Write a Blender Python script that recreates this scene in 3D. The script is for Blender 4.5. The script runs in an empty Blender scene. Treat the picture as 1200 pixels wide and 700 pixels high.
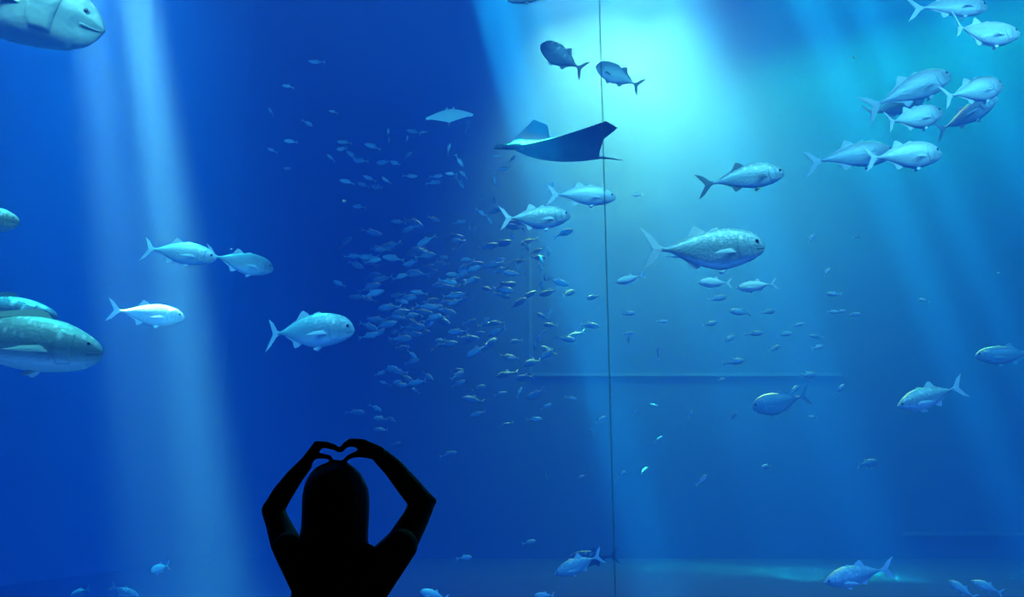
import bpy, bmesh, math, random
from mathutils import Vector, Matrix

# ------------------------------------------------------------------ camera
SC = bpy.context.scene
C = SC.collection
F = 1000.0                                    # focal length for a 1200 x 700 frame
TILT = math.radians(13.5)
CAM = Vector((0.0, 0.0, 1.5))
FWD = Vector((0, math.cos(TILT), math.sin(TILT)))
UPV = Vector((0, -math.sin(TILT), math.cos(TILT)))
RGT = Vector((1, 0, 0))
cd = bpy.data.cameras.new('camera')
cd.sensor_width = 36.0
cd.lens = 36.0 * F / 1200.0
cd.clip_end = 200
cam = bpy.data.objects.new('camera', cd)
C.objects.link(cam)
cam.location = CAM
cam.rotation_euler = (math.pi / 2 + TILT, 0, 0)
SC.camera = cam


def ray(px, py):
    return RGT * ((px - 600) / F) + UPV * ((350 - py) / F) + FWD


def at(px, py, d):
    """World point d metres along the optical axis."""
    return CAM + ray(px, py) * d


def on_y(px, py, y):
    r = ray(px, py)
    return CAM + r * (y / r.y)


# ------------------------------------------------------------------ world, light, exposure
SC.view_settings.view_transform = 'Standard'
SC.view_settings.look = 'None'
SC.view_settings.exposure = 0.0
SC.view_settings.gamma = 1.0
SC.view_settings.use_curve_mapping = False
w = bpy.data.worlds.new('dark_hall')
SC.world = w
w.use_nodes = True
w.node_tree.nodes['Background'].inputs[0].default_value = (0.1, 0.3, 1, 1)
w.node_tree.nodes['Background'].inputs[1].default_value = 0.0006

SC.cycles.volume_bounces = 3

SURF = 12.4                                   # height of the water surface
XL, XR, YB = -6.6, 13.5, 16.6                 # extent of the tank
YP = 4.2                                      # viewing face of the acrylic panels
# daylight falls almost straight down, from a little to the left and behind
SUN = (RGT * (-0.82) + UPV * 3.22 + FWD * 1.0).normalized()
SIGMA_S = (0.006, 0.017, 0.070)               # scattering of the water, per metre
SIGMA_A = (0.32, 0.170, 0.065)                # absorption of the water, per metre


def area(name, loc, direction, sx, sy, irradiance, col, spread):
    L = bpy.data.lights.new(name, 'AREA')
    L.shape = 'RECTANGLE'
    L.size, L.size_y = sx, sy
    L.energy = irradiance * sx * sy
    L.color = col
    L.spread = math.radians(spread)
    o = bpy.data.objects.new(name, L)
    C.objects.link(o)
    z = -Vector(direction).normalized()       # area lights shine along -Z
    x = Vector((1, 0, 0)); x = (x - z * x.dot(z)).normalized()
    y = z.cross(x)
    m = Matrix((x, y, z)).transposed().to_4x4()
    m.translation = loc
    o.matrix_world = m
    return o


# open top of the tank: broad soft daylight
AMB = 0.25
area('tank_top_daylight', ((XL + XR) / 2, (YP + YB) / 2 + 0.3, SURF - .05), (0, 0, -1),
     XR - XL, YB - YP - 0.8, AMB, (0.01, 0.12, 1.0), 180)
# added fill lamp, out of view over the panels, to light fish flanks
area('added_front_fill', ((XL + XR) / 2 - 1.0, YP + .5, 6.6), (0, .6, -.8), 17, .4, 215, (0.30, 0.78, 0.66), 165)
area('added_sill_fill', ((XL + XR) / 2 - 1.0, YP + .5, .62), (0, .8, .45), 18, .25, 60, (0.10, 0.42, 1.0), 150)  # second added fill, unseen below the panels, brightens bellies and lower haze


def shaft(x0, d, wpx, depth, irr, spread, col=(1.0, 1.0, 0.5)):
    """Shaft of daylight under one roof opening; x0 = where its middle crosses the top of the view, d metres off."""
    p = at(x0, 0, d)
    k = (SURF + 0.1 - p.z) / SUN.z
    area('roof_opening_daylight', p + SUN * k, -SUN, wpx * d / F, depth, irr, col, spread)


# two thin shafts on the left over a broad weak one
shaft(106, 8.9, 24, .25, 14000, 4.0, (1.0, .40, .06))
shaft(161, 8.9, 28, .25, 26000, 4.0, (1.0, .40, .06))
shaft(70, 9.2, 240, 1.2, 480, 24, (.2, 1.0, .5))
# the big shaft in the middle; its near edge falls on the manta ray
shaft(577, 9.7, 40, .9, 1000, 1.5, (.2, 1, .28))
shaft(612, 9.7, 34, .9, 550, 4, (.3, 1, .25))
shaft(634, 9.7, 12, .6, 550, 1.5, (.2, 1, .25))
shaft(612, 17.0, 60, 1.8, 350, 14, (.5, .9, .12))
shaft(690, 17.3, 105, 1.4, 10500, 84, (1, .26, .030))
shaft(775, 17.3, 90, 1.4, 10500, 82, (1, .26, .030))
shaft(740, 16.0, 140, 2.0, 190, 10, (.5, .9, .14))
shaft(755, 15.0, 110, 2.0, 110, 4.0, (.2, 1, .25))
shaft(700, 15.0, 10, 2.0, 280, 1.5, (.2, 1, .25))
shaft(798, 15.0, 20, 2.0, 520, 1.5, (.2, 1, .25))
# weaker shafts towards the right
shaft(948, 14.5, 40, .6, 1300, 3, (.2, 1, .22))
shaft(1012, 14.5, 30, .6, 1200, 3, (.2, 1, .22))
shaft(1110, 14.5, 40, .6, 1200, 4, (.2, 1, .22))
shaft(1115, 16.6, 420, 1.6, 720, 125, (.2, 1, .12))

# ------------------------------------------------------------------ helpers
def mat(name):
    m = bpy.data.materials.new(name)
    m.use_nodes = True
    nt = m.node_tree
    return m, nt, nt.nodes['Principled BSDF']


def plain(name, col, rough=0.6, metallic=0.0, spec=0.5, noise=None):
    m, nt, b = mat(name)
    b.inputs['Base Color'].default_value = (*col, 1)
    b.inputs['Roughness'].default_value = rough
    b.inputs['Metallic'].default_value = metallic
    b.inputs['Specular IOR Level'].default_value = spec
    if noise:
        sc, col2 = noise
        tc = nt.nodes.new('ShaderNodeTexCoord')
        n = nt.nodes.new('ShaderNodeTexNoise')
        n.inputs['Scale'].default_value = sc
        n.inputs['Detail'].default_value = 6
        r = nt.nodes.new('ShaderNodeValToRGB')
        r.color_ramp.elements[0].color = (*col, 1); r.color_ramp.elements[0].position = .35
        r.color_ramp.elements[1].color = (*col2, 1); r.color_ramp.elements[1].position = .68
        nt.links.new(tc.outputs['Object'], n.inputs['Vector'])
        nt.links.new(n.outputs['Fac'], r.inputs['Fac'])
        nt.links.new(r.outputs['Color'], b.inputs['Base Color'])
        bp = nt.nodes.new('ShaderNodeBump'); bp.inputs['Strength'].default_value = .3
        nt.links.new(n.outputs['Fac'], bp.inputs['Height'])
        nt.links.new(bp.outputs['Normal'], b.inputs['Normal'])
    return m


def fish_mat(name, back, flank, belly, spot, spot_amt=0.6, scale=22.0, metallic=0.25):
    """Fish skin: back, flank and belly colours by height, most backs painted paler as if lit from above, painted glints on the back, faint bars."""
    m, nt, b = mat(name)
    N, L = nt.nodes, nt.links
    tc = N.new('ShaderNodeTexCoord')
    sep = N.new('ShaderNodeSeparateXYZ')
    L.new(tc.outputs['Object'], sep.inputs[0])
    nz = N.new('ShaderNodeTexNoise'); nz.inputs['Scale'].default_value = 9; nz.inputs['Detail'].default_value = 4
    L.new(tc.outputs['Object'], nz.inputs['Vector'])
    add = N.new('ShaderNodeMath'); add.operation = 'MULTIPLY_ADD'
    add.inputs[1].default_value = 0.06; add.inputs[2].default_value = -0.03
    L.new(nz.outputs['Fac'], add.inputs[0])
    zz = N.new('ShaderNodeMath'); zz.operation = 'ADD'
    L.new(sep.outputs['Z'], zz.inputs[0]); L.new(add.outputs[0], zz.inputs[1])
    mr = N.new('ShaderNodeMapRange')
    mr.inputs['From Min'].default_value = -0.16; mr.inputs['From Max'].default_value = 0.16
    L.new(zz.outputs[0], mr.inputs['Value'])
    r = N.new('ShaderNodeValToRGB')
    e = r.color_ramp.elements
    e[0].position = 0.12; e[0].color = (*belly, 1)
    e[1].position = 0.78; e[1].color = (*back, 1)
    k = r.color_ramp.elements.new(0.46); k.color = (*flank, 1)
    L.new(mr.outputs[0], r.inputs['Fac'])
    # pale speckle on the back, with scale glints painted in
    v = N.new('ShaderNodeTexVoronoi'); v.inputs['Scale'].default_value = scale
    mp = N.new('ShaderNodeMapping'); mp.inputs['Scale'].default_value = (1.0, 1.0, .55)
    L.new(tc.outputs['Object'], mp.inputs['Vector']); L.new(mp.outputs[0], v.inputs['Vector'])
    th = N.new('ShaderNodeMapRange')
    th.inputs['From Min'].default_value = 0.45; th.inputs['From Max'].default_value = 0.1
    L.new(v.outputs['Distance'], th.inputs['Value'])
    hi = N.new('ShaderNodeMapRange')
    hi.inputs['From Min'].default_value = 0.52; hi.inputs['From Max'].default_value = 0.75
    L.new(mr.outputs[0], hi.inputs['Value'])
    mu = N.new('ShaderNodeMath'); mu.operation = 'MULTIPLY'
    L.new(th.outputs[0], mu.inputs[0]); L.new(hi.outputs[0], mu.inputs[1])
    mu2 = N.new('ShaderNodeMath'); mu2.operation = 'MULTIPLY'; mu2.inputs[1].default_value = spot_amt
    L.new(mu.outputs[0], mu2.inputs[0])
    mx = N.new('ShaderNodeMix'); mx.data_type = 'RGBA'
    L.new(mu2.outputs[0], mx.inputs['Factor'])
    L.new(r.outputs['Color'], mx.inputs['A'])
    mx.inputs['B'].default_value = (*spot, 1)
    L.new(mx.outputs['Result'], b.inputs['Base Color'])
    b.inputs['Roughness'].default_value = 0.42
    b.inputs['Metallic'].default_value = metallic
    bp = N.new('ShaderNodeBump'); bp.inputs['Strength'].default_value = 0.25; bp.inputs['Distance'].default_value = .01
    v2 = N.new('ShaderNodeTexVoronoi'); v2.inputs['Scale'].default_value = 45
    L.new(tc.outputs['Object'], v2.inputs['Vector'])
    L.new(v2.outputs['Distance'], bp.inputs['Height'])
    L.new(bp.outputs['Normal'], b.inputs['Normal'])
    return m


M = {}
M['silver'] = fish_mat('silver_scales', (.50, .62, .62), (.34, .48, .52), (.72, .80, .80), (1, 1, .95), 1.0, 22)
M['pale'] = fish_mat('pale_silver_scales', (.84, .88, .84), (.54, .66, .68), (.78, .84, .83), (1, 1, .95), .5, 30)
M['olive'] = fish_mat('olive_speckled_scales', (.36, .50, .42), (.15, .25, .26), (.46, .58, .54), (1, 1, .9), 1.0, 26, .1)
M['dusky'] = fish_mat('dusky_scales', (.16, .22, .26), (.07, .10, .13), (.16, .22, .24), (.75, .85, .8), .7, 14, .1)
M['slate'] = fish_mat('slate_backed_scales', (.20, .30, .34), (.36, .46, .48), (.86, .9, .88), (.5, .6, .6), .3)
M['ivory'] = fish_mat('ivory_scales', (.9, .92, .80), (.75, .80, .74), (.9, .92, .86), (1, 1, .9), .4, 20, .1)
M['fin'] = plain('pale_fin', (.72, .80, .80), .5)
M['fin_dark'] = plain('dark_fin', (.12, .17, .20), .5)
M['fin_olive'] = plain('olive_fin', (.45, .56, .48), .5)
M['eye'] = plain('eye_silver', (.30, .36, .36), .2)
M['mouth'] = plain('dark_mouth', (.18, .25, .27), .6)
M['pupil'] = plain('eye_pupil', (.01, .012, .015), .1)
M['little'] = fish_mat('little_fish_scales', (.48, .62, .68), (.54, .66, .72), (.66, .76, .8), (.6, .7, .75), .3, 15, .2)
M['manta'] = plain('manta_skin', (.05, .08, .10), .5, noise=(3, (.10, .14, .15)))
M['manta_pale'] = plain('manta_pale_skin', (.75, .88, .82), .5)
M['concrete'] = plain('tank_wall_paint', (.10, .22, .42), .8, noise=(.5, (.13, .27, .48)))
M['concrete_lit'] = plain('tank_side_wall_lit_paint', (.22, .40, .66), .8, noise=(.5, (.25, .44, .70)))  # side wall's stronger light is put into this paler colour
M['sand'] = plain('tank_floor_grit', (.015, .035, .09), .9, noise=(1.6, (.025, .05, .12)))
M['ledge'] = plain('ledge_paint', (.23, .41, .63), .7)
M['hall'] = plain('hall_carpet', (.012, .013, .018), .95, noise=(40, (.02, .02, .026)))
M['hall_wall'] = plain('hall_wall_paint', (.012, .013, .018), .9)
M['skin'] = plain('skin', (.15, .085, .06), .7, spec=.25)
M['hair'] = plain('dark_hair', (.010, .008, .007), .55, spec=.3)
M['cloth'] = plain('dark_cloth', (.012, .012, .016), .9, spec=.2)
M['bubble'] = plain('white_speck', (.95, .97, .97), .3)

# water
m = bpy.data.materials.new('sea_water')
m.use_nodes = True
nt = m.node_tree
nt.nodes.remove(nt.nodes['Principled BSDF'])
out = nt.nodes['Material Output']
vs = nt.nodes.new('ShaderNodeVolumeScatter')
ds = max(SIGMA_S)
vs.inputs['Color'].default_value = (*[s / ds for s in SIGMA_S], 1)
vs.inputs['Density'].default_value = ds
va = nt.nodes.new('ShaderNodeVolumeAbsorption')
da = max(SIGMA_A) * 1.0001
va.inputs['Color'].default_value = (*[1 - s / da for s in SIGMA_A], 1)
va.inputs['Density'].default_value = da
ad = nt.nodes.new('ShaderNodeAddShader')
nt.links.new(vs.outputs[0], ad.inputs[0]); nt.links.new(va.outputs[0], ad.inputs[1])
nt.links.new(ad.outputs[0], out.inputs['Volume'])
M['water'] = m
# acrylic
m = bpy.data.materials.new('clear_acrylic')
m.use_nodes = True
nt = m.node_tree
nt.nodes.remove(nt.nodes['Principled BSDF'])
out = nt.nodes['Material Output']
tr = nt.nodes.new('ShaderNodeBsdfTransparent'); tr.inputs[0].default_value = (.985, .99, 1, 1)
gl = nt.nodes.new('ShaderNodeBsdfGlossy'); gl.inputs['Roughness'].default_value = .02
fr = nt.nodes.new('ShaderNodeFresnel'); fr.inputs[0].default_value = 1.2
mx = nt.nodes.new('ShaderNodeMixShader')
nt.links.new(fr.outputs[0], mx.inputs[0]); nt.links.new(tr.outputs[0], mx.inputs[1]); nt.links.new(gl.outputs[0], mx.inputs[2])
nt.links.new(mx.outputs[0], out.inputs['Surface'])
M['acrylic'] = m
# seam glue
m = bpy.data.materials.new('cloudy_seam_glue')
m.use_nodes = True
nt = m.node_tree
nt.nodes.remove(nt.nodes['Principled BSDF'])
out = nt.nodes['Material Output']
tr = nt.nodes.new('ShaderNodeBsdfTransparent'); tr.inputs[0].default_value = (.93, .97, 1, 1)
tl = nt.nodes.new('ShaderNodeBsdfTranslucent'); tl.inputs[0].default_value = (.8, .95, 1, 1)
mx = nt.nodes.new('ShaderNodeMixShader'); mx.inputs[0].default_value = .25
nt.links.new(tr.outputs[0], mx.inputs[1]); nt.links.new(tl.outputs[0], mx.inputs[2])
nt.links.new(mx.outputs[0], out.inputs['Surface'])
M['seam'] = m


def tag(o, label=None, cat=None, group=None, kind=None):
    for k, v in (('label', label), ('category', cat), ('group', group), ('kind', kind)):
        if v:
            o[k] = v
    return o


def link(name, me, material, parent=None, smooth=False):
    if material and not me.materials:
        me.materials.append(material)
    o = bpy.data.objects.new(name, me)
    C.objects.link(o)
    o.parent = parent
    return o


def mesh(name, verts, faces, smooth=True):
    me = bpy.data.meshes.new(name)
    me.from_pydata([tuple(v) for v in verts], [], faces)
    bm = bmesh.new(); bm.from_mesh(me)
    bmesh.ops.recalc_face_normals(bm, faces=bm.faces)
    bm.to_mesh(me); bm.free()
    if smooth:
        for p in me.polygons:
            p.use_smooth = True
    return me


def box_mesh(name, x0, x1, y0, y1, z0, z1):
    v = [(x, y, z) for x in (x0, x1) for y in (y0, y1) for z in (z0, z1)]
    f = [(0, 1, 3, 2), (4, 6, 7, 5), (0, 4, 5, 1), (2, 3, 7, 6), (0, 2, 6, 4), (1, 5, 7, 3)]
    return mesh(name, v, f, False)


def prism(name, poly, z0, z1):
    n = len(poly)
    v = [(x, y, z0) for x, y in poly] + [(x, y, z1) for x, y in poly]
    f = [tuple(range(n - 1, -1, -1)), tuple(range(n, 2 * n))]
    f += [(i, (i + 1) % n, n + (i + 1) % n, n + i) for i in range(n)]
    return mesh(name, v, f, False)


def struct(name, me, material, label, cat='wall', parent=None):
    o = link(name, me, material, parent)
    if parent is None:
        tag(o, label, cat, kind='structure')
    return o


# ------------------------------------------------------------------ setting
ZF = 0.5                                      # tank floor
struct('floor_hall', box_mesh('floor_hall', -9, 16, -4, YP - .02, -.2, 0), M['hall'], 'dark carpeted floor of the viewing hall', 'floor')
struct('floor_tank', box_mesh('floor_tank', XL - 1, XR, YP + .3, YB + .6, ZF - .4, ZF), M['sand'], 'blue-grey gritty floor of the tank', 'floor')
# side wall runs from beyond the frame to the corner seen at about x = 250
pa = at(0, 680, 10.6); pb = at(250, 652, 16.0)
sl = (pb.x - pa.x) / (pb.y - pa.y)
xw0 = pa.x + sl * (YP - pa.y); xw1 = pa.x + sl * (YB + .6 - pa.y)
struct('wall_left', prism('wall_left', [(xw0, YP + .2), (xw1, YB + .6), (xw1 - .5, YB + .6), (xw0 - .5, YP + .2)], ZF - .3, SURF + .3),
       M['concrete_lit'], 'brightly lit light blue side wall of the tank', 'wall')
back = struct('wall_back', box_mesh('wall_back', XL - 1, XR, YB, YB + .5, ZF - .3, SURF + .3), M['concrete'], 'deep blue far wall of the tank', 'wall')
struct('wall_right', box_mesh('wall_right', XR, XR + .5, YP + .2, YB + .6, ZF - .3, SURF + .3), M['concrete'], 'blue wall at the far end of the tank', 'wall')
# shallow ledges on the far wall
a = on_y(622, 440, YB); b_ = on_y(985, 431, YB)
struct('trim_1', box_mesh('trim_1', a.x, b_.x, YB - .025, YB, a.z - .02, a.z + .04), M['ledge'], 'thin pale horizontal ledge on the far tank wall crossing behind the panel seam', 'trim')
t = on_y(622, 280, YB)
struct('trim_2', box_mesh('trim_2', a.x - .03, a.x + .03, YB - .015, YB, a.z + .04, t.z), M['ledge'], 'faint upright edge on the far tank wall amid the fish school', 'trim')
a = on_y(1058, 626, YB)
struct('trim_3', box_mesh('trim_3', a.x, XR, YB - .025, YB, a.z - .03, a.z + .03), M['ledge'], 'faint low ledge on the far tank wall at the lower right', 'trim')
# acrylic panels with the seam between them
SX = on_y(712, 350, YP).x
PT, PB, TH = 6.2, 0.3, 0.05
xl = xw0
wl = struct('window_1', box_mesh('window_1', xl, SX - .0005, YP, YP + TH, PB, PT), M['acrylic'], 'clear acrylic viewing panel left of the seam', 'window')
wr = struct('window_2', box_mesh('window_2', SX + .0005, XR, YP, YP + TH, PB, PT), M['acrylic'], 'clear acrylic viewing panel right of the seam', 'window')
for pn in (wl, wr):
    pn.data.materials.append(M['seam'])
    for f in pn.data.polygons:
        if abs(f.center.x - SX) < .01:
            f.material_index = 1
struct('trim_4', box_mesh('trim_4', SX - .0035, SX + .0035, YP - .003, YP - .0005, PB, PT), M['seam'], 'thin upright cloudy seam between the two acrylic panels', 'trim')
struct('wall_front', box_mesh('wall_front', XL - 3, XR + .5, YP - .3, YP + TH, PT, SURF + .3), M['hall_wall'], 'dark wall above the viewing panels', 'wall')
struct('trim_5', box_mesh('trim_5', XL - 3, XR + .5, YP - .15, YP + .3, 0, PB), M['hall_wall'], 'dark sill under the viewing panels', 'trim')
# water fills the tank
xa = xw0 + .01 + sl * (TH)
wat = link('water', prism('water', [(xw0 + .02, YP + TH + .001), (xw1 + .02, YB - .002), (XR - .001, YB - .002), (XR - .001, YP + TH + .001)], ZF + .001, SURF),
           M['water'])
tag(wat, 'clear deep blue sea water filling the tank', 'water', kind='stuff')

# ------------------------------------------------------------------ fish
def curve(pts, t):
    """Smooth interpolation through (t, value) pairs."""
    n = len(pts)
    if t <= pts[0][0]:
        return pts[0][1]
    for i in range(n - 1):
        t0, v0 = pts[i]; t1, v1 = pts[i + 1]
        if t <= t1:
            def slope(j):
                if j == 0 or j == n - 1:
                    j = min(max(j, 1), n - 2)
                return (pts[j + 1][1] - pts[j - 1][1]) / (pts[j + 1][0] - pts[j - 1][0])
            h = t1 - t0; s = (t - t0) / h
            m0, m1 = slope(i) * h, slope(i + 1) * h
            return ((2 * s ** 3 - 3 * s * s + 1) * v0 + (s ** 3 - 2 * s * s + s) * m0 + (-2 * s ** 3 + 3 * s * s) * v1 + (s ** 3 - s * s) * m1)
    return pts[-1][1]


SHAPES = {
    'trevally': dict(
        hr=.345, wr=.46,
        up=[(0, .04), (.025, .16), (.07, .30), (.15, .42), (.28, .49), (.4, .5), (.55, .44), (.7, .30), (.85, .14), (.95, .055), (1, .045)],
        lo=[(0, .09), (.025, .16), (.1, .26), (.2, .36), (.35, .46), (.46, .48), (.6, .40), (.75, .24), (.88, .10), (.96, .05), (1, .045)]),
    'jack': dict(
        hr=.315, wr=.5,
        up=[(0, .04), (.025, .15), (.07, .27), (.15, .39), (.28, .48), (.4, .5), (.55, .45), (.7, .32), (.85, .16), (.95, .065), (1, .05)],
        lo=[(0, .08), (.025, .15), (.1, .25), (.2, .37), (.35, .47), (.46, .48), (.6, .41), (.75, .27), (.88, .12), (.96, .055), (1, .05)]),
    'tuna': dict(
        hr=.30, wr=.68,
        up=[(0, .01), (.03, .08), (.08, .18), (.16, .31), (.28, .44), (.4, .5), (.55, .46), (.7, .34), (.85, .16), (.95, .06), (1, .04)],
        lo=[(0, .03), (.03, .09), (.1, .21), (.2, .35), (.35, .47), (.46, .5), (.6, .43), (.75, .28), (.88, .11), (.96, .05), (1, .04)]),
    'grouper': dict(
        hr=.33, wr=.62,
        up=[(0, .01), (.02, .09), (.06, .19), (.14, .31), (.26, .44), (.4, .5), (.55, .48), (.7, .38), (.85, .25), (.95, .2), (1, .2)],
        lo=[(0, .16), (.02, .24), (.06, .31), (.15, .39), (.3, .46), (.46, .47), (.6, .42), (.75, .31), (.88, .22), (.96, .19), (1, .19)]),
}
WID = [(0, .06), (.05, .32), (.12, .58), (.2, .8), (.35, 1), (.5, .95), (.7, .62), (.85, .3), (.95, .17), (1, .13)]
BODY = .84


def bend_v(v, b):
    s = max(0.0, .28 - v[0])
    return (v[0], v[1] + b * s * s * 1.6, v[2])


def body_mesh(kind, b, rings=46, seg=24, gill=True):
    S = SHAPES[kind]
    H, W = S['hr'], S['hr'] * S['wr'] * .5
    V, Fc = [], []
    for i in range(rings):
        t = (i / (rings - 1)) ** 1.25
        x = .5 - BODY * t
        u, l, wd = curve(S['up'], t) * H, curve(S['lo'], t) * H, curve(WID, t) * W
        zc = 0
        for j in range(seg):
            a = 2 * math.pi * j / seg
            c, s = math.cos(a), math.sin(a)
            z = (u if s > 0 else l) * s
            y = wd * (abs(c) ** .85) * (1 if c > 0 else -1)
            if gill:
                tg = .27 - .05 * (s ** 2)                # edge of the gill cover
                k = 1.0
                if .07 < t < tg and s < .75:
                    k += .05 * min(1, (t - .07) / .1)
                if t < .11 and abs(s + .22) < .14:       # mouth slit
                    k *= .80
                if .045 < t < .10 and .28 < s < .70:     # eye socket
                    k *= .97
                y *= k
                if s < 0 and t < .09:
                    x2 = x - .012 * (-s)                 # lower jaw set back a little
                else:
                    x2 = x
                V.append(bend_v((x2, y, z), b))
            else:
                V.append(bend_v((x, y, z), b))
    for i in range(rings - 1):
        for j in range(seg):
            k = (j + 1) % seg
            Fc.append((i * seg + j, i * seg + k, (i + 1) * seg + k, (i + 1) * seg + j))
    Fc.append(tuple(range(seg - 1, -1, -1)))
    Fc.append(tuple((rings - 1) * seg + j for j in range(seg)))
    return mesh(kind + '_body', V, Fc)


def outline_fin(name, pts, th, place=None, b=0.0, sub=2):
    """Thin fin plate from a closed (x, z) outline, thicker at its root than at its rim."""
    P = []
    n = len(pts)
    for i in range(n):                                    # soften the outline
        p0, p1 = pts[i], pts[(i + 1) % n]
        for s in range(sub):
            f = s / sub
            P.append((p0[0] + (p1[0] - p0[0]) * f, p0[1] + (p1[1] - p0[1]) * f))
    n = len(P)
    cx = sum(p[0] for p in P) / n; cz = sum(p[1] for p in P) / n
    V = [(x, th * .25, z) for x, z in P] + [(x, -th * .25, z) for x, z in P]
    V += [(cx, th, cz), (cx, -th, cz)]
    Fc = [(i, n + i, n + (i + 1) % n, (i + 1) % n) for i in range(n)]
    Fc += [(i, (i + 1) % n, 2 * n) for i in range(n)] + [(n + (i + 1) % n, n + i, 2 * n + 1) for i in range(n)]
    if place:
        V = [tuple(place @ Vector(v)) for v in V]
    V = [bend_v(v, b) for v in V]
    return mesh(name, V, Fc, False)


def prof(kind, x, top):
    S = SHAPES[kind]
    t = (.5 - x) / BODY
    return curve(S['up'], t) * S['hr'] if top else -curve(S['lo'], t) * S['hr']


def half_w(kind, x, z):
    S = SHAPES[kind]
    t = (.5 - x) / BODY
    wd = curve(WID, t) * S['hr'] * S['wr'] * .5
    e = (prof(kind, x, True) if z > 0 else prof(kind, x, False))
    return wd * math.sqrt(max(0.02, 1 - (z / e) ** 2))


def surf(kind, t, a, k):
    S = SHAPES[kind]
    u, l, wd = curve(S['up'], t) * S['hr'], curve(S['lo'], t) * S['hr'], curve(WID, t) * S['hr'] * S['wr'] * .5
    c, s = math.cos(a), math.sin(a)
    x = .5 - BODY * t
    if s < 0 and t < .09:
        x += .012 * s
    return (x, wd * k * (abs(c) ** .85) * (1 if c > 0 else -1), (u if s > 0 else l) * s)


def patch(name, kind, side, t0f, t1f, a0, a1, n, m_, k, th):
    """Thin raised plate lying on the flank between two curves."""
    V, Fc = [], []
    for lay in (k, k - th):
        for i in range(n):
            a = a0 + (a1 - a0) * i / (n - 1)
            for j in range(m_):
                t = t0f(a) + (t1f(a) - t0f(a)) * j / (m_ - 1)
                p = surf(kind, t, a, lay)
                V.append((p[0], p[1] * side, p[2]))
    h = n * m_
    for i in range(n - 1):
        for j in range(m_ - 1):
            q = (i * m_ + j, (i + 1) * m_ + j, (i + 1) * m_ + j + 1, i * m_ + j + 1)
            Fc += [q, tuple(h + v for v in reversed(q))]
    ring = [i * m_ for i in range(n)] + [(n - 1) * m_ + j for j in range(1, m_)] + [i * m_ + m_ - 1 for i in range(n - 2, -1, -1)] + list(range(m_ - 2, 0, -1))
    Fc += [(ring[i], ring[(i + 1) % len(ring)], h + ring[(i + 1) % len(ring)], h + ring[i]) for i in range(len(ring))]
    return mesh(name, V, Fc)


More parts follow.
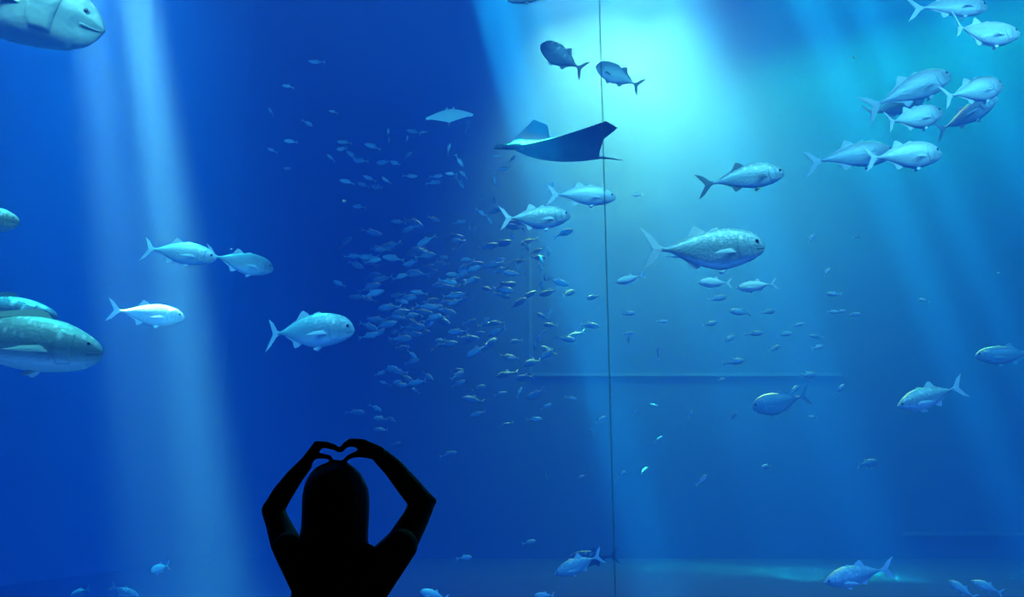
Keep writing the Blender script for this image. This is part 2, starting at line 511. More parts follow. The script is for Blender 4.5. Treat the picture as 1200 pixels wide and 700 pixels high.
def fish_meshes(kind, b):
    P = []
    R_ = math.radians
    for s in (1, -1):
        P.append(('gill_cover', patch('gill_cover', kind, s, lambda a: .16, lambda a: .275 - .06 * math.sin(a) ** 2, R_(-50), R_(42), 11, 6, 1.085, .055), 'skin'))
        P.append(('mouth', patch('mouth', kind, s, lambda a: .004, lambda a: .075, R_(-15), R_(-10), 3, 6, 1.035, .1), 'mouth'))
    P.append(('body', body_mesh(kind, b), 'skin'))
    xt = .5 - BODY
    h = .15 if kind != 'grouper' else .11
    if kind == 'grouper':
        tail = [(xt + .02, .05), (xt - .08, .10), (xt - .15, .105), (xt - .165, .04), (xt - .165, -.04), (xt - .15, -.105), (xt - .08, -.10), (xt + .02, -.05)]
    else:
        tail = [(xt + .03, .012), (xt - .02, .035), (xt - .09, h * .8), (xt - .165, h * 1.12), (xt - .115, h * .6), (xt - .07, .03), (xt - .06, 0),
                (xt - .07, -.03), (xt - .115, -h * .6), (xt - .165, -h * 1.12), (xt - .09, -h * .8), (xt - .02, -.035), (xt + .03, -.012)]
    P.append(('tail_fin', outline_fin('tail_fin', tail, .008, b=b), 'fin'))

    def z(x, top=True, o=-.012):
        return prof(kind, x, top) + (o if top else -o)
    if kind == 'grouper':
        d = [(.20, z(.2)), (.16, z(.16) + .045), (.10, z(.10) + .06), (.0, z(0) + .055), (-.1, z(-.1) + .06), (-.2, z(-.2) + .075), (-.26, z(-.26) + .06), (-.27, z(-.27)),
             (-.1, z(-.1) - .01), (.05, z(.05) - .01)]
        P.append(('dorsal_fin', outline_fin('dorsal_fin', d, .008, b=b), 'fin'))
    else:
        d1 = [(.17, z(.17)), (.13, z(.13) + .03), (.08, z(.08) + .022), (.045, z(.045))]
        P.append(('spiny_dorsal_fin', outline_fin('spiny_dorsal_fin', d1, .006, b=b), 'fin'))
        d2 = [(.04, z(.04)), (.0, z(0) + .05), (-.05, z(-.05) + .095), (-.075, z(-.075) + .095), (-.055, z(-.055) + .045), (-.10, z(-.1) + .028), (-.2, z(-.2) + .022),
              (-.28, z(-.28) + .012), (-.29, z(-.29)), (-.15, z(-.15) - .01)]
        P.append(('dorsal_fin', outline_fin('dorsal_fin', d2, .006, b=b), 'fin'))
    a = [(-.02, z(-.02, False)), (-.06, z(-.06, False) - .05), (-.105, z(-.105, False) - .085), (-.12, z(-.12, False) - .075), (-.105, z(-.105, False) - .035), (-.16, z(-.16, False) - .022),
         (-.26, z(-.26, False) - .012), (-.28, z(-.28, False)), (-.14, z(-.14, False) + .01)]
    P.append(('anal_fin', outline_fin('anal_fin', a, .006, b=b), 'fin'))
    for s in (1, -1):
        x0, z0 = .235, -.035
        y0 = half_w(kind, x0, z0) * 1.0
        pec = [(.02, .018), (-.03, .022), (-.11, .004), (-.19, -.035), (-.13, -.03), (-.05, -.022), (.015, -.014)]
        pl = Matrix.Translation((x0, s * y0, z0)) @ Matrix.Rotation(s * math.radians(-20), 4, 'Z') @ Matrix.Rotation(s * math.radians(14), 4, 'X')
        P.append(('pectoral_fin', outline_fin('pectoral_fin', pec, .005, pl, b), 'fin'))
        x1 = .17
        pel = [(.02, .015), (-.02, .012), (-.06, -.028), (-.035, -.045), (.0, -.02)]
        pl = Matrix.Translation((x1, s * .018, prof(kind, x1, False) + .006)) @ Matrix.Rotation(s * math.radians(25), 4, 'X')
        P.append(('pelvic_fin', outline_fin('pelvic_fin', pel, .005, pl, b), 'fin'))
        xe = .5 - BODY * .078; ze = prof(kind, xe, True) * .42
        ye = half_w(kind, xe, ze) * .93
        for nm, r, off, mk in (('eye', .021, 0, 'eye'), ('pupil', .014, .0065, 'pupil')):
            bm = bmesh.new()
            bmesh.ops.create_uvsphere(bm, u_segments=12, v_segments=8, radius=r * (.62 if kind == 'grouper' else 1))
            bmesh.ops.scale(bm, verts=bm.verts, vec=(1, .55, 1))
            bmesh.ops.translate(bm, verts=bm.verts, vec=(xe, s * (ye + off), ze))
            me = bpy.data.meshes.new(nm); bm.to_mesh(me); bm.free()
            for p in me.polygons:
                p.use_smooth = True
            P.append((nm, me, mk))
    return P


CACHE = {}


def parts_for(kind, b, skin, fin):
    key = (kind, round(b, 2), skin, fin)
    if key not in CACHE:
        base = CACHE.setdefault((kind, round(b, 2)), None) or fish_meshes(kind, b)
        CACHE[(kind, round(b, 2))] = base
        res = []
        for nm, me, mk in base:
            me2 = me.copy()
            me2.materials.clear()
            me2.materials.append(M[{'skin': skin, 'fin': fin}.get(mk, mk)])
            res.append((nm, me2))
        CACHE[key] = res
    return CACHE[key]


def pose(center, ang, away=0.0, roll=0.0):
    """Rotation for a swimmer: ang = heading in the picture plane (deg, 0 = right, 90 = up), away = turned from the viewer (deg)."""
    a, p = math.radians(ang), math.radians(away)
    h = ((RGT * math.cos(a) + UPV * math.sin(a)) * math.cos(p) + FWD * math.sin(p)).normalized()
    up = Vector((0, 0, 1))
    zz = (up - h * up.dot(h)).normalized()
    yy = zz.cross(h)
    m = Matrix((h, yy, zz)).transposed()
    m = m @ Matrix.Rotation(math.radians(roll), 3, 'X')
    m = m.to_4x4(); m.translation = center
    return m


def fish(name, label, cat, snout, tail, d, kind='trevally', skin='silver', fin='fin', away=0, roll=0, b=0.0, group=None, sh=1.0):
    """A fish whose snout and tail tip fall on two picture points, d metres along the optical axis."""
    (x0, y0), (x1, y1) = snout, tail
    L = math.hypot(x0 - x1, y0 - y1) * d / F / math.cos(math.radians(away))
    ang = math.degrees(math.atan2(y1 - y0, x0 - x1))
    o = bpy.data.objects.new(name, None)
    o.empty_display_size = .1
    C.objects.link(o)
    o.matrix_world = pose(at((x0 + x1) / 2, (y0 + y1) / 2, d), ang, away, roll) @ Matrix.Diagonal((L, L, L * sh, 1))
    eye = None
    for nm, me in parts_for(kind, b, skin, fin):
        c = link(nm, me, None, o)
        if nm == 'eye':
            eye = c
        if nm == 'pupil':
            c.parent = eye
    tag(o, label, cat, group)
    return o


GS = 'silver trevallies schooling at the upper right'
# --- left side
fish('giant_grouper', 'huge pale-headed fish cut off by the top edge above the thin light shafts', 'fish', (123, 36), (-195, -78), 7.0, 'grouper', 'olive', 'fin_olive', b=.1, sh=.95)
fish('speckled_fish', 'greenish speckled fish head poking in at the picture edge, above the grouper', 'fish', (23, 259), (-66, 256), 6.5, 'grouper', 'olive', 'fin_olive', sh=1.05)
fish('speckled_grouper', 'big olive fish with glinting speckled back swimming in front of a dusky one', 'fish', (121, 412), (-95, 391), 6.2, 'grouper', 'olive', 'fin_olive', b=-.1, sh=.92)
fish('dusky_fish', 'dark dusky fish with glinting back half hidden behind the big olive fish', 'fish', (68, 371), (-90, 368), 7.2, 'grouper', 'dusky', 'fin_dark', sh=.85)
fish('trevally', 'pale silver trevally with forked tail crossing a light shaft right behind a bluer one', 'fish', (251, 304), (165, 286), 7.5, 'jack', 'pale', b=.25, away=8)
fish('trevally', 'small deep-blue trevally whose tail touches the snout of the paler one', 'fish', (315, 316), (247, 299), 8.0, 'trevally', 'slate', away=28)
fish('trevally', 'pale silver trevally alone at the foot of the thin light shafts', 'fish', (212, 373), (132, 364), 8.2, 'jack', 'pale', away=15, b=-.1)
fish('trevally', 'big blunt-headed trevally with barred back alone above the person with raised arms', 'fish', (417, 388), (296, 386), 7.6, 'trevally', 'silver', b=.35, away=-6)
fish('small_white_fish', 'small white fish hovering at the tank floor in the lower left corner area', 'fish', (173, 673), (202, 660), 9.0, 'jack', 'ivory', away=25)
fish('faint_fish', 'faint dark fish at the bottom edge, left of the pair below the white fish', 'fish', (80, 702), (108, 688), 7.7, 'jack', 'dusky', 'fin_dark', away=20)
fish('faint_fish', 'faint dark fish at the bottom edge, right of the pair below the white fish', 'fish', (160, 704), (132, 684), 7.9, 'jack', 'dusky', 'fin_dark', away=20)
# --- centre
fish('trevally', 'dark backlit trevally heading up in the bright shaft, left of the seam', 'fish', (634, 48), (684, 88), 8.5, 'trevally', 'dusky', 'fin_dark', away=28, roll=-8)  # backlit shade is painted into the dark fins and skin
fish('trevally', 'greyish backlit trevally heading up in the bright shaft, just right of the seam', 'fish', (700, 73), (750, 106), 8.5, 'trevally', 'slate', 'fin_dark', away=25, roll=-8)  # dark fin colour again stands for the backlighting
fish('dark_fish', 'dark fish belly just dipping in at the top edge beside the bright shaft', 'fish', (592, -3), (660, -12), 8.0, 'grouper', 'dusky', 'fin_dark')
fish('trevally', 'silver trevally left of the seam, lower one of two below the manta ray', 'fish', (669, 253), (585, 259), 7.2, 'jack', 'silver', away=5, b=-.12, sh=1.05)
fish('trevally', 'silver trevally crossing the panel seam right below the manta ray', 'fish', (722, 232), (643, 224), 7.6, 'jack', 'pale', away=6, b=.2, sh=1.0)
fish('giant_trevally', 'largest bright silver trevally with speckled back, in the middle right of the seam', 'fish', (895, 290), (752, 299), 6.6, 'trevally', 'silver', b=-.2, away=-4, sh=1.02)
fish('trevally', 'silver trevally above and to the right of the largest one', 'fish', (921, 203), (824, 210), 7.4, 'jack', 'silver', 'fin_dark', b=.3, away=6)
fish('small_pale_fish', 'little white fish with upturned tail close to the seam, tailing the largest trevally', 'fish', (721, 331), (755, 324), 7.8, 'tuna', 'ivory', b=.3, sh=.9)
fish('small_pale_fish', 'little ivory fish right under the belly of the largest trevally', 'fish', (817, 331), (858, 332), 7.0, 'tuna', 'ivory', sh=.95)
fish('small_pale_fish', 'little pale yellowish fish below the snout of the largest trevally', 'fish', (862, 338), (910, 333), 7.0, 'tuna', 'ivory', b=.1, sh=.9)
fish('small_pale_fish', 'tiny white fish right of the seam, level with the crossing trevally', 'fish', (741, 229), (754, 228), 8.0, 'tuna', 'ivory')
# --- school at the upper right
fish('trevally', 'topmost trevally of the upper right school, its back cut by the top edge', 'fish', (1161, 7), (1071, 4), 8.26, 'jack', 'pale', away=8, b=.2, group=GS)
fish('trevally', 'trevally of the upper right school nearest the picture edge, second from the top', 'fish', (1199, 38), (1098, 45), 7.79, 'jack', 'pale', away=6, b=-.3, group=GS)
fish('trevally', 'slanting trevally on top of the tight cluster in the upper right school', 'fish', (1119, 86), (1019, 122), 8.50, 'jack', 'pale', away=8, b=.2, group=GS)
fish('trevally', 'plump trevally right of the tight cluster in the upper right school, tail out of sight', 'fish', (1182, 97), (1098, 117), 8.02, 'trevally', 'pale', away=15, group=GS)
fish('trevally', 'trevally hidden mostly behind its lower neighbour in the tight cluster', 'fish', (1086, 115), (1012, 136), 8.73, 'jack', 'pale', away=8, group=GS)
fish('trevally', 'lowest trevally of the tight cluster, tail hanging straight down', 'fish', (1109, 130), (1026, 151), 8.02, 'trevally', 'pale', away=10, b=-.2, sh=.95, group=GS)
fish('trevally', 'trevally turned half towards the viewer beneath the plump one', 'fish', (1152, 122), (1112, 150), 9.09, 'jack', 'pale', away=-52, group=GS)
fish('trevally', 'rear trevally of the lowest pair in the upper right school', 'fish', (1051, 178), (951, 184), 8.50, 'jack', 'pale', away=6, b=.25, group=GS)
fish('trevally', 'front trevally of the lowest pair in the upper right school', 'fish', (1107, 179), (1010, 187), 7.67, 'trevally', 'pale', away=8, sh=1.0, group=GS)
# --- lower right and bottom
fish('tuna', 'slim shining tuna heading down to the left, alone at the right', 'fish', (1047, 476), (1130, 454), 7.0, 'tuna', 'silver', 'fin', away=-12, b=0.1, sh=.98)
fish('faint_fish', 'faint hazy fish at the right edge above the slim tuna', 'fish', (1146, 419), (1216, 413), 9.8, 'jack', 'pale', away=10)
fish('faint_fish', 'faint hazy fish with raised tail in the big light shaft, lower right', 'fish', (884, 480), (946, 464), 9.8, 'trevally', 'pale', away=10, b=.3, sh=1.2)
fish('tuna', 'small slim tuna near the tank floor left of the seam', 'fish', (649, 672), (706, 652), 7.6, 'tuna', 'silver', away=-12, b=0.1, sh=1.0)
fish('dark_fish', 'dim dark fish directly behind the small tuna at the seam', 'fish', (664, 658), (724, 650), 9.4, 'jack', 'dusky', 'fin_dark', b=.3)
fish('tuna', 'white-bellied tuna heading left at the bottom of the big light shaft', 'fish', (962, 681), (1046, 666), 6.8, 'tuna', 'silver', 'fin', away=-10, b=0.1, roll=-12, sh=.95)
fish('small_white_fish', 'short pale fish half turned away, at the edge of the shaft above the floor', 'fish', (1031, 543), (1002, 544), 10.0, 'jack', 'pale', away=20)
fish('small_white_fish', 'upright pale fish at the bottom edge, lower right, first of two', 'fish', (1116, 684), (1140, 699), 7.8, 'jack', 'ivory', away=30)
fish('small_white_fish', 'slanting pale fish at the bottom edge, lower right, second of two', 'fish', (1141, 683), (1173, 694), 7.9, 'tuna', 'ivory', away=20)
fish('small_white_fish', 'pale fish cut by the bottom edge right beside the person', 'fish', (492, 695), (526, 701), 7.6, 'jack', 'pale', away=15)
fish('small_white_fish', 'faint pale fish cut by the bottom edge below the small tuna', 'fish', (626, 700), (650, 697), 7.6, 'jack', 'pale', away=15)


# --- rays
def ray_mesh(near, far):
    nu, nv = 41, 19
    V, Fc = [], []
    for side in (1, -1):
        for i in range(nu):
            u = -1 + 2 * i / (nu - 1)
            au = abs(u)
            le = .36 - .03 * au - .42 * au ** 1.6 + .04 * (1 - au)           # leading edge, forward = +x
            te = -.42 + .30 * au ** .8 - .10 * math.sin(au * math.pi) * .0 - .06 * (1 - au) - .12 * max(0, au - .75) / .25
            if au > .98:
                te = le - .02
            for j in range(nv):
                v = j / (nv - 1)
                x = le + (te - le) * v
                th = (.085 * (1 - au) ** 1.4 + .012 * (1 - au)) * (math.sin(math.pi * min(1, v * 1.02 + .0) ** .75)) ** .8 if 0 < v < 1 else 0
                z = (near if u > 0 else far) * au ** 1.8 + .02 * math.sin(6 * au) * v
                V.append((x, u, z + side * max(th, .003 if 0 < v < 1 else 0)))
    n = nu * nv
    for i in range(nu - 1):
        for j in range(nv - 1):
            a, b_, c, d = i * nv + j, (i + 1) * nv + j, (i + 1) * nv + j + 1, i * nv + j + 1
            Fc += [(a, b_, c, d), (n + d, n + c, n + b_, n + a)]
    me = mesh('disc', V, Fc)
    bm = bmesh.new(); bm.from_mesh(me)
    bmesh.ops.remove_doubles(bm, verts=bm.verts, dist=.0005)
    bm.to_mesh(me); bm.free()
    return me


def tube_mesh(name, pts, radii, seg=10):
    V, Fc = [], []
    for i, p in enumerate(pts):
        p = Vector(p)
        q = Vector(pts[min(i + 1, len(pts) - 1)]) - Vector(pts[max(i - 1, 0)])
        q.normalize()
        s = q.orthogonal().normalized(); t2 = q.cross(s)
        for j in range(seg):
            a = 2 * math.pi * j / seg
            V.append(p + (s * math.cos(a) + t2 * math.sin(a)) * radii[i])
    for i in range(len(pts) - 1):
        for j in range(seg):
            k = (j + 1) % seg
            Fc.append((i * seg + j, i * seg + k, (i + 1) * seg + k, (i + 1) * seg + j))
    Fc.append(tuple(range(seg))); Fc.append(tuple((len(pts) - 1) * seg + j for j in range(seg)))
    return mesh(name, V, Fc)





def make_ray(name, label, center, mtx, scale, skin, near, far):
    o = bpy.data.objects.new(name, None); C.objects.link(o)
    o.matrix_world = mtx @ Matrix.Scale(scale, 4)
    d = ray_mesh(near, far); d.materials.append(M[skin]); link('disc', d, None, o)
    link('tail', tube_mesh('tail', [(-.42, 0, .01), (-.50, 0, .015), (-.60, .01, .02), (-.70, .02, .02)], [.022, .013, .008, .003]), M[skin], o)
    for s in (1, -1):
        link('head_fin', tube_mesh('head_fin', [(.34, s * .13, 0), (.42, s * .15, -.01), (.50, s * .13, -.03), (.53, s * .10, -.05)], [.035, .034, .024, .006]), M[skin], o)
    fin = [(-.30, .05), (-.36, .09), (-.41, .10), (-.42, .03)]
    link('dorsal_fin', outline_fin('dorsal_fin', fin, .008), M[skin], o)
    tag(o, label, 'ray')
    return o


ctr = at(648, 178, 9.6)
make_ray('manta_ray', 'dark manta ray gliding in front of the bright light shaft beside the seam', ctr, pose(ctr, 176, -24, -22) @ Matrix.Diagonal((1.28, .9, 1.1, 1)), 1.0, 'manta', .31, .36)
ctr = at(527, 135, 9.5)
make_ray('small_ray', 'small bright turquoise ray high in the dark water above the fish school', ctr, pose(ctr, 90, 38, 0) @ Matrix.Rotation(math.radians(-6), 4, 'X') @ Matrix.Diagonal((1, 1, .3, 1)), .27, 'manta_pale', .1, .1)


# --- small fish
def little_mesh(kind, b):
    bodyv = body_mesh(kind, b, 9, 8, False)
    bm = bmesh.new(); bm.from_mesh(bodyv)
    xt = .5 - BODY
    for pts in ([(xt + .03, .012), (xt - .16, .14), (xt - .07, .0), (xt - .16, -.14), (xt + .03, -.012)],
                [(.1, .12), (-.03, .20), (-.12, .13), (-.1, .08)]):
        f = outline_fin('f', pts, .01, b=b, sub=1)
        bm.from_mesh(f)
    me = bpy.data.meshes.new('little_fish')
    bm.to_mesh(me); bm.free()
    for p in me.polygons:
        p.use_smooth = True
    me.materials.append(M['little'])
    return me


LIT = [little_mesh(k, b) for k in ('jack', 'tuna') for b in (-.3, 0, .3)]
RND = random.Random(7)
PLACED = []


def little(px, py, lpx, ang, d, label, group, away=None):
    away = RND.uniform(-30, 30) if away is None else away
    L = lpx * d / F
    p = at(px, py, d)
    for _ in range(12):                                   # keep clear of the neighbours
        if all((p - q).length > .75 * max(L, r) for q, r in PLACED):
            break
        d += .3 if d < 12 else -2.5
        p = at(px, py, d); L = lpx * d / F
    PLACED.append((p, L))
    o = link('small_fish', RND.choice(LIT), None)
    o.matrix_world = pose(at(px, py, d), ang, away, 0) @ Matrix.Scale(L, 4)
    tag(o, label, 'fish', group)


A_L, A_G = 'small faint fish scattered in the dark water above the dense school', 'small fish above the dense school'
for px, py, l, a in [(371, 73, 20, 175), (337, 101, 15, 170), (318, 131, 12, 120), (361, 145, 16, -30), (391, 131, 12, 175), (341, 166, 17, 172), (319, 176, 12, 160), (404, 167, 18, 176),
                     (402, 175, 18, 176), (437, 172, 22, 160), (456, 165, 10, 90), (477, 163, 9, 80), (388, 185, 13, 140), (412, 182, 18, 140), (423, 189, 20, 168), (450, 191, 22, 175),
                     (464, 192, 18, 155), (477, 182, 16, 25), (338, 198, 15, 172), (433, 209, 17, 160), (453, 212, 14, 140), (407, 213, 18, 170), (426, 217, 17, 160), (443, 220, 20, 165),
                     (481, 207, 18, 2), (485, 154, 18, 172), (547, 148, 16, 60), (455, 155, 10, 95), (420, 242, 18, 175), (497, 155, 10, 180), (508, 214, 18, 5), (512, 207, 16, 8)]:
    little(px, py, l, a, RND.uniform(10.2, 12.2), A_L, A_G)
B_L, B_G = 'small bright fish swimming steeply in the loose column running down from the manta ray', 'steep little fish in the loose column'
for px, py, l, a in [(525, 175, 15, 65), (538, 189, 17, -55), (529, 204, 15, 175), (544, 205, 15, 145), (539, 215, 17, -50), (565, 234, 14, -55), (579, 233, 14, -75), (579, 210, 16, -70),
                     (592, 198, 17, 185), (563, 249, 16, -40), (573, 257, 14, -60), (550, 269, 14, 88), (599, 275, 13, -55), (617, 288, 15, -65), (611, 297, 14, -75), (605, 312, 13, -70),
                     (634, 303, 16, -70), (634, 333, 17, -80), (633, 313, 13, -60), (638, 324, 14, -80), (645, 218, 14, 50), (583, 183, 12, 175), (600, 187, 12, 50), (648, 230, 13, -50),
                     (630, 400, 17, 70), (626, 407, 14, 70), (636, 390, 12, 40), (609, 460, 15, 65), (644, 367, 14, 85), (643, 295, 14, -85), (557, 270, 10, 80)]:
    little(px, py, l, a, RND.uniform(9.2, 10.8), B_L, B_G)
C_L, C_G = 'small faint blue fish drifting in the dense school left of the seam', 'fish of the dense hazy school'
k = 0
while k < 165:
    px = RND.gauss(520, 85); py = RND.gauss(345, 58)
    if not (388 < px < 700 and 245 < py < 500) or (px < 425 and 350 < py < 412):
        continue
    if py > 420 and px > 560 and RND.random() < .5:
        continue
    little(px, py, RND.uniform(16, 30), RND.choice([0, 180]) + RND.gauss(8, 18), RND.uniform(10.0, 14.5), C_L, C_G)
    k += 1
F_L, F_G = 'small clearer fish in the loose cluster hanging just above the raised hands', 'small fish above the raised hands'
for px, py, l, a in [(468, 436, 22, 170), (476, 443, 20, -30), (445, 438, 16, 20), (474, 452, 18, 175), (487, 458, 12, 150), (450, 449, 12, 160), (440, 478, 18, -30), (447, 491, 20, 170), (460, 492, 14, 160),
                     (447, 504, 20, 175), (535, 441, 22, 30), (537, 450, 18, 25), (561, 455, 18, 15), (586, 462, 18, 12), (526, 533, 22, 22), (551, 470, 10, 90), (465, 520, 12, 20)]:
    little(px, py, l, a, RND.uniform(10.8, 12), F_L, F_G)
E_L, E_G = 'small dim fish in the dark water close left of the seam, under the pale ledge', 'small fish under the pale ledge'
for px, py, l, a in [(640, 477, 16, 25), (626, 492, 20, 4), (670, 467, 16, -20), (704, 492, 16, 25), (693, 508, 14, -55), (681, 559, 10, 20), (640, 559, 10, 90), (545, 654, 20, 15), (620, 636, 18, 12)]:
    little(px, py, l, a, RND.uniform(8.5, 10), E_L, E_G)
D_L, D_G = 'small hazy fish scattered through the blue water right of the seam', 'small fish right of the seam'
for px, py, l, a in [(745, 484, 9, 60), (766, 475, 10, 170), (809, 486, 11, 60), (772, 515, 12, 40), (860, 488, 14, 60),
                     (736, 368, 18, 10), (736, 391, 14, 10), (736, 399, 12, 70), (771, 416, 12, 80), (776, 377, 14, 5), (868, 366, 26, 175), (854, 398, 18, 30), (884, 391, 22, 5), (907, 409, 16, 30), (861, 424, 26, 8),
                     (831, 380, 20, 15), (900, 547, 20, 178), (823, 563, 18, 60), (727, 556, 16, 40), (754, 552, 14, 30), (935, 381, 16, 20), (958, 407, 16, 10), (946, 440, 24, 4),
                     (985, 456, 16, 50), (930, 458, 18, 40), (975, 366, 16, 5), (978, 345, 18, 175), (1000, 369, 16, 10), (985, 365, 12, 15), (950, 280, 16, 50), (969, 319, 14, 45), (1003, 278, 12, 10), (953, 489, 12, 170),
                     (840, 350, 24, 10), (790, 300, 18, 0), (771, 410, 12, 80), (845, 445, 12, 10), (900, 366, 20, 8), (920, 392, 18, 15), (957, 395, 16, 170), (1084, 352, 14, 170)]:
    little(px, py, l, a, RND.uniform(7.6, 9.2), D_L, D_G)


# --- bright specks drifting in the water
def speck(px, py, r, d, label):
    bm = bmesh.new()
    bmesh.ops.create_icosphere(bm, subdivisions=2, radius=r)
    for v in bm.verts:
        v.co *= 1 + .18 * math.sin(9 * v.co.x / r + 5 * v.co.z / r)
        v.co.z *= .7
    me = bpy.data.meshes.new('drifting_speck'); bm.to_mesh(me); bm.free()
    o = link('drifting_speck', me, M['bubble']); o.location = at(px, py, d)
    tag(o, label, 'speck')


speck(403.5, 236, .012, 5.2, 'bright white speck floating in the dark water left of the fish school')
speck(1001, 67, .007, 5.2, 'tiny white speck left of the upper right trevally school')
speck(1170, 320, .007, 5.2, 'tiny pale speck in the blue water at the far right, mid height')
speck(271, 292, .008, 5.6, 'tiny pale speck just above the small deep-blue trevally')

# ------------------------------------------------------------------ the person
PY = 2.5


def P(px, py, dy=0.0):
    return on_y(px, py, PY + dy)


def rpx(n, dy=0.0):
    return n * (PY + dy) / F * 0.985


def capsule(bm, p0, p1, r0, r1, seg=20, flat=None):
    """Tapered round-ended limb; flat = (axis, factor) squeezes it along a world axis about its own line."""
    p0, p1 = Vector(p0), Vector(p1)
    ax = p1 - p0
    L = ax.length
    ax = ax.normalized() if L > 1e-6 else Vector((0, 0, 1))
    s = ax.orthogonal().normalized(); t = ax.cross(s)
    rings = []
    nh = 6
    for i in range(nh + 1):
        a = -math.pi / 2 + (math.pi / 2) * i / nh
        rings.append((p0 + ax * (math.sin(a) * r0), math.cos(a) * r0))
    for i in range(nh + 1):
        a = (math.pi / 2) * i / nh
        rings.append((p1 + ax * (math.sin(a) * r1), math.cos(a) * r1))
    prev = None
    first = last = None
    for c, r in rings:
        if r < 1e-5:
            cur = [bm.verts.new(c)]
        else:
            cur = []
            for j in range(seg):
                a = 2 * math.pi * j / seg
                o = (s * math.cos(a) + t * math.sin(a)) * r
                if flat:
                    o[flat[0]] *= flat[1]
                cur.append(bm.verts.new(c + o))
        if prev:
            if len(prev) == 1 and len(cur) > 1:
                for j in range(seg):
                    bm.faces.new((prev[0], cur[(j + 1) % seg], cur[j]))
            elif len(cur) == 1 and len(prev) > 1:
                for j in range(seg):
                    bm.faces.new((prev[j], prev[(j + 1) % seg], cur[0]))
            elif len(cur) > 1:
                for j in range(seg):
                    k = (j + 1) % seg
                    bm.faces.new((prev[j], prev[k], cur[k], cur[j]))
        prev = cur


def blob(bm, c, rx, ry, rz):
    g = bmesh.ops.create_uvsphere(bm, u_segments=24, v_segments=16, radius=1)
    bmesh.ops.scale(bm, verts=g['verts'], vec=(rx, ry, rz))
    bmesh.ops.translate(bm, verts=g['verts'], vec=c)


def fused(name, bm, voxel, smooth):
    """Melt overlapping closed shapes into one continuous skin."""
    bmesh.ops.recalc_face_normals(bm, faces=bm.faces)
    me = bpy.data.meshes.new(name + '_raw'); bm.to_mesh(me); bm.free()
    o = bpy.data.objects.new(name + '_raw', me); C.objects.link(o)
    r = o.modifiers.new('r', 'REMESH'); r.mode = 'VOXEL'; r.voxel_size = voxel; r.use_smooth_shade = True
    if smooth:
        s = o.modifiers.new('s', 'SMOOTH'); s.factor = .5; s.iterations = smooth
    dg = bpy.context.evaluated_depsgraph_get()
    res = bpy.data.meshes.new_from_object(o.evaluated_get(dg))
    res.name = name
    bpy.data.objects.remove(o); bpy.data.meshes.remove(me)
    for p in res.polygons:
        p.use_smooth = True
    return res


def chain(bm, pts, radii, **k):
    for i in range(len(pts) - 1):
        capsule(bm, pts[i], pts[i + 1], radii[i], radii[i + 1], **k)


def at_z(x, z, dy=0.0):
    return Vector((x, PY + dy, z))


bm = bmesh.new()
hc = P(393, 584)                                         # centre of the head
cx = P(398, 650).x
zs = P(398, 652).z                                       # shoulder line
blob(bm, hc + Vector((0, .005, .01)), .076, .094, .098)     # skull
blob(bm, hc + Vector((0, .03, -.055)), .057, .068, .066)    # jaw
blob(bm, hc + Vector((0, .102, -.03)), .011, .018, .022)    # nose
blob(bm, hc + Vector((0, .095, -.068)), .022, .012, .008)   # lips
for s in (1, -1):
    blob(bm, hc + Vector((s * .076, .0, -.015)), .01, .022, .032)        # ears
    blob(bm, hc + Vector((s * .030, .085, .0)), .016, .010, .009)        # eyes
    blob(bm, hc + Vector((s * .030, .088, .018)), .022, .010, .006)      # brows
capsule(bm, (hc.x, PY - .005, hc.z - .06), (cx, PY - .01, zs - .03), .048, .056)
# trunk
capsule(bm, (cx - .075, PY, zs - .035), (cx + .075, PY, zs - .035), .055, .055)
chain(bm, [at_z(cx + .001, zs - .07), at_z(cx + .003, zs - .17), at_z(cx + .003, zs - .30), at_z(cx, zs - .42), at_z(cx, zs - .52)], [.118, .126, .112, .112, .145], flat=(1, .70))
for s in (1, -1):
    blob(bm, (cx + s * .055, PY + .075, zs - .17), .052, .045, .05)      # chest
    blob(bm, (cx + s * .065, PY - .075, zs - .56), .075, .065, .085)     # seat
    hip = Vector((cx + s * .085, PY, zs - .56)); knee = Vector((cx + s * .09, PY + .015, .46)); ank = Vector((cx + s * .095, PY - .02, .085))
    chain(bm, [hip, knee], [.088, .055]); chain(bm, [knee, knee * .7 + ank * .3 + Vector((0, -.015, 0)), ank], [.053, .053, .035])
    capsule(bm, (ank.x, PY - .045, .035), (ank.x + s * .015, PY + .13, .028), .034, .026, flat=(2, .9))
# arms raised over the head, elbows out and a little forwards
EL, HA = .17, .04
LS, LE, LW = P(351, 660), P(320, 598, EL), P(357.5, 545, HA)
RS, RE, RW = P(446, 660), P(495, 590, EL), P(444.5, 533.5, HA)
arm_l = [(LS, 18, 0), (P(334.5, 636, EL * .45), 17, EL * .45), (P(325, 612, EL * .8), 13.5, EL * .8), (LE, 13.0, EL)]
arm_r = [(RS, 19, 0), (P(470, 638, EL * .45), 18.5, EL * .45), (P(487, 608, EL * .8), 15.5, EL * .8), (RE, 14.5, EL)]
for arm in (arm_l, arm_r):
    chain(bm, [a[0] for a in arm], [rpx(a[1], a[2]) for a in arm])
chain(bm, [LE, P(331, 579, EL * .75), P(346, 558, EL * .4), LW], [rpx(12.5, EL), rpx(12, .13), rpx(10, .08), rpx(8.5, HA)])
chain(bm, [RE, P(480, 572, EL * .75), P(461, 549, EL * .4), RW], [rpx(14, EL), rpx(13.5, .13), rpx(11.5, .08), rpx(9.5, HA)])
capsule(bm, P(505, 589, EL), P(506, 588, EL), rpx(5.5, EL), rpx(5.5, EL))      # point of the elbow
capsule(bm, P(336.5, 642), P(359, 698), rpx(16.5), rpx(13)); capsule(bm, P(470, 640), P(439, 698), rpx(19), rpx(13))   # back muscles under the arms
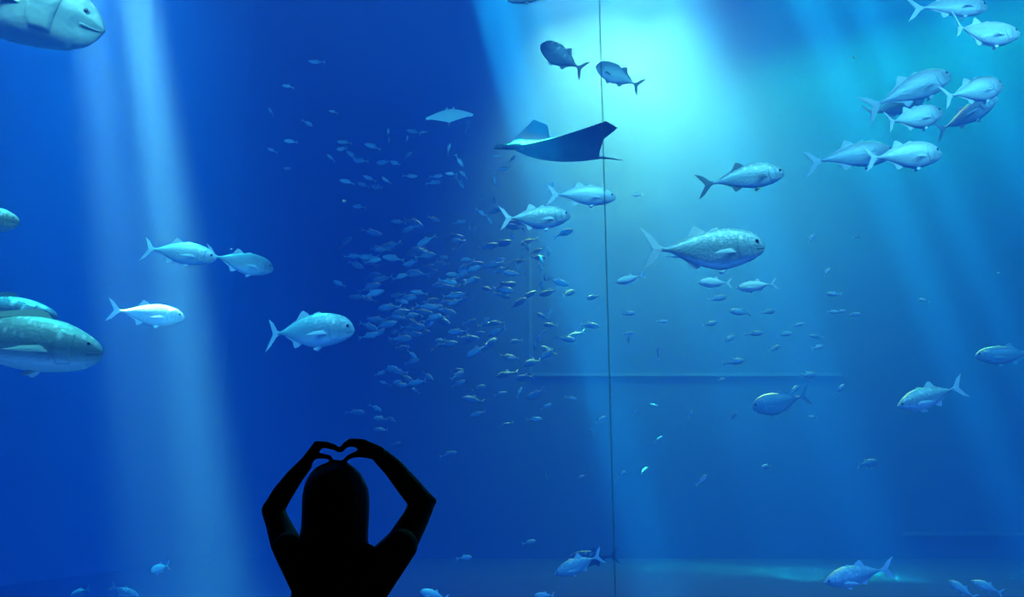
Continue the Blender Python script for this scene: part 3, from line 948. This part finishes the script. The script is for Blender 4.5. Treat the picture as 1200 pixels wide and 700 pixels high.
# hands: palm, four stacked fingers and a thumb each, meeting in a heart
for k, dy in enumerate((-.022, -.007, .008, .023)):
    y = HA + dy
    q = (.6, .0, .2, 1.3)[k]
    # left palm slice and finger
    chain(bm, [P(358, 543, y), P(370, 525.5 + q * .3, y)], [rpx(7.2), rpx(6.0)])
    chain(bm, [P(371, 521.5 + q, y), P(382 - q, 520.8 + q, y), P(392, 524.0 + q * .5, y * .8 + HA * .2), P(398.2 - q * .6, 528.0 + q * .3, y * .6 + HA * .4)], [rpx(4.6), rpx(3.6), rpx(3.2), rpx(2.6)])
    # right
    chain(bm, [P(443, 531.5, y), P(427, 524.0 + q * .3, y)], [rpx(8.8), rpx(8.4)])
    chain(bm, [P(425, 520 + q, y), P(411 + q, 518.2 + q, y), P(404.5, 521.5 + q * .5, y * .8 + HA * .2), P(399.6 + q * .6, 527.5 + q * .3, y * .6 + HA * .4)], [rpx(5.6), rpx(4.4), rpx(3.4), rpx(2.6)])
chain(bm, [P(359, 541, HA - .02), P(369, 534, HA - .025), P(379, 535.0, HA - .03), P(386, 536.2, HA - .03), P(389.6, 540.5, HA - .028)], [rpx(6.5), rpx(4.3), rpx(3.1), rpx(2.6), rpx(2.0)])
chain(bm, [P(440, 532, HA - .02), P(424, 531.5, HA - .025), P(414, 533.6, HA - .03), P(407.5, 536.6, HA - .03), P(403, 540.5, HA - .028)], [rpx(7), rpx(5.0), rpx(3.2), rpx(2.8), rpx(2.2)])
body = fused('body', bm, .0035, 3)
person = bpy.data.objects.new('person', None); C.objects.link(person)
person.location = (cx, PY, 0)
tag(person, 'person in silhouette with long hair making a heart with both hands overhead', 'person')


def child(name, me, material):
    o = link(name, me, material, person)
    o.matrix_parent_inverse = person.matrix_world.inverted() if person.matrix_world != Matrix() else Matrix.Translation(-person.location)
    return o


bpy.context.view_layer.update()
child('body', body, M['skin'])
# sleeveless top and trousers
bm = bmesh.new()
chain(bm, [at_z(cx + .001, zs - .075), at_z(cx + .003, zs - .17), at_z(cx + .003, zs - .30), at_z(cx, zs - .42), at_z(cx, zs - .54)], [.120, .131, .120, .122, .15], flat=(1, .72))
for s in (1, -1):
    blob(bm, (cx + s * .055, PY + .077, zs - .17), .056, .05, .054)
    capsule(bm, (cx + s * .062, PY - .004, zs - .02), (cx + s * .07, PY, zs - .12), .058, .06)
child('top', fused('top', bm, .006, 4), M['cloth'])
bm = bmesh.new()
for s in (1, -1):
    blob(bm, (cx + s * .065, PY - .075, zs - .56), .082, .072, .092)
    chain(bm, [(cx + s * .085, PY, zs - .54), (cx + s * .09, PY + .015, .46), (cx + s * .095, PY - .02, .14)], [.096, .064, .056])
capsule(bm, (cx - .05, PY, zs - .52), (cx + .05, PY, zs - .52), .105, .105, flat=(1, 1.0))
child('trousers', fused('trousers', bm, .008, 4), M['cloth'])
# long straight hair: a mantle open at the face, with strands
rows = [(541.5, 391, 395), (542.5, 383, 403), (545, 376, 410), (549, 370, 416), (555, 364.5, 421.5), (562, 360.5, 426), (570, 357.5, 429.5), (580, 355.5, 431.5), (592, 354.8, 431.8), (605, 354.6, 431.3),
        (618, 353.8, 430.6), (630, 351.5, 430), (640, 348.5, 430.8), (652, 346.5, 432), (668, 346, 433), (690, 347, 433), (720, 350, 432), (745, 354, 428)]
na = 72
Vo, Vi = [], []
rr = random.Random(3)
ph = [rr.uniform(0, 6.28) for _ in range(6)]
zt = P(393, 541).z
for i, (py, xa_, xb_) in enumerate(rows):
    a, b_ = P(xa_, py), P(xb_, py)
    z = a.z; xc = (a.x + b_.x) / 2; hw = (b_.x - a.x) / 2
    fall = max(0.0, (hc.z - .06 - z))
    yb = .118 * math.sqrt(max(.0, 1 - max(0, (z - hc.z) / (zt - hc.z)) ** 2)) if z > hc.z else .118 - .02 * min(1, fall / .2)
    openness = 0.0 if z > hc.z + .07 else min(1.0, (hc.z + .07 - z) / .05)
    half = math.pi * (1 - .33 * openness)                # angle kept on either side of the back
    for j in range(na + 1):
        th = -half + 2 * half * j / na                   # 0 = back of the head (towards the hall)
        st = 1 + .012 * math.sin(23 * th + ph[0] + i * .12) + .010 * math.sin(41 * th + ph[1]) + .006 * math.sin(67 * th + ph[2] + i * .2)
        if i < 3:
            st = 1
        x = xc + math.sin(th) * hw * (1 + (st - 1) * .5); y = PY + .005 - math.cos(th) * yb * st
        y = max(y, PY - .005 - yb) if True else y
        Vo.append((x, y, z))
        Vi.append((xc + math.sin(th) * hw * .84, PY + .005 - math.cos(th) * yb * .80, z - (.010 if i < 6 else 0)))
n = len(Vo)
Fh = []
R, K = len(rows), na + 1
for i in range(R - 1):
    for j in range(na):
        a, b_, c, d = i * K + j, i * K + j + 1, (i + 1) * K + j + 1, (i + 1) * K + j
        Fh += [(a, b_, c, d), (n + d, n + c, n + b_, n + a)]
    Fh += [(i * K, (i + 1) * K, n + (i + 1) * K, n + i * K), (i * K + na, n + i * K + na, n + (i + 1) * K + na, (i + 1) * K + na)]
for j in range(na):
    e = (R - 1) * K
    Fh.append((e + j, e + j + 1, n + e + j + 1, n + e + j))
Fh.append(tuple(range(na)))
child('hair', mesh('hair', Vo + Vi, Fh), M['hair'])
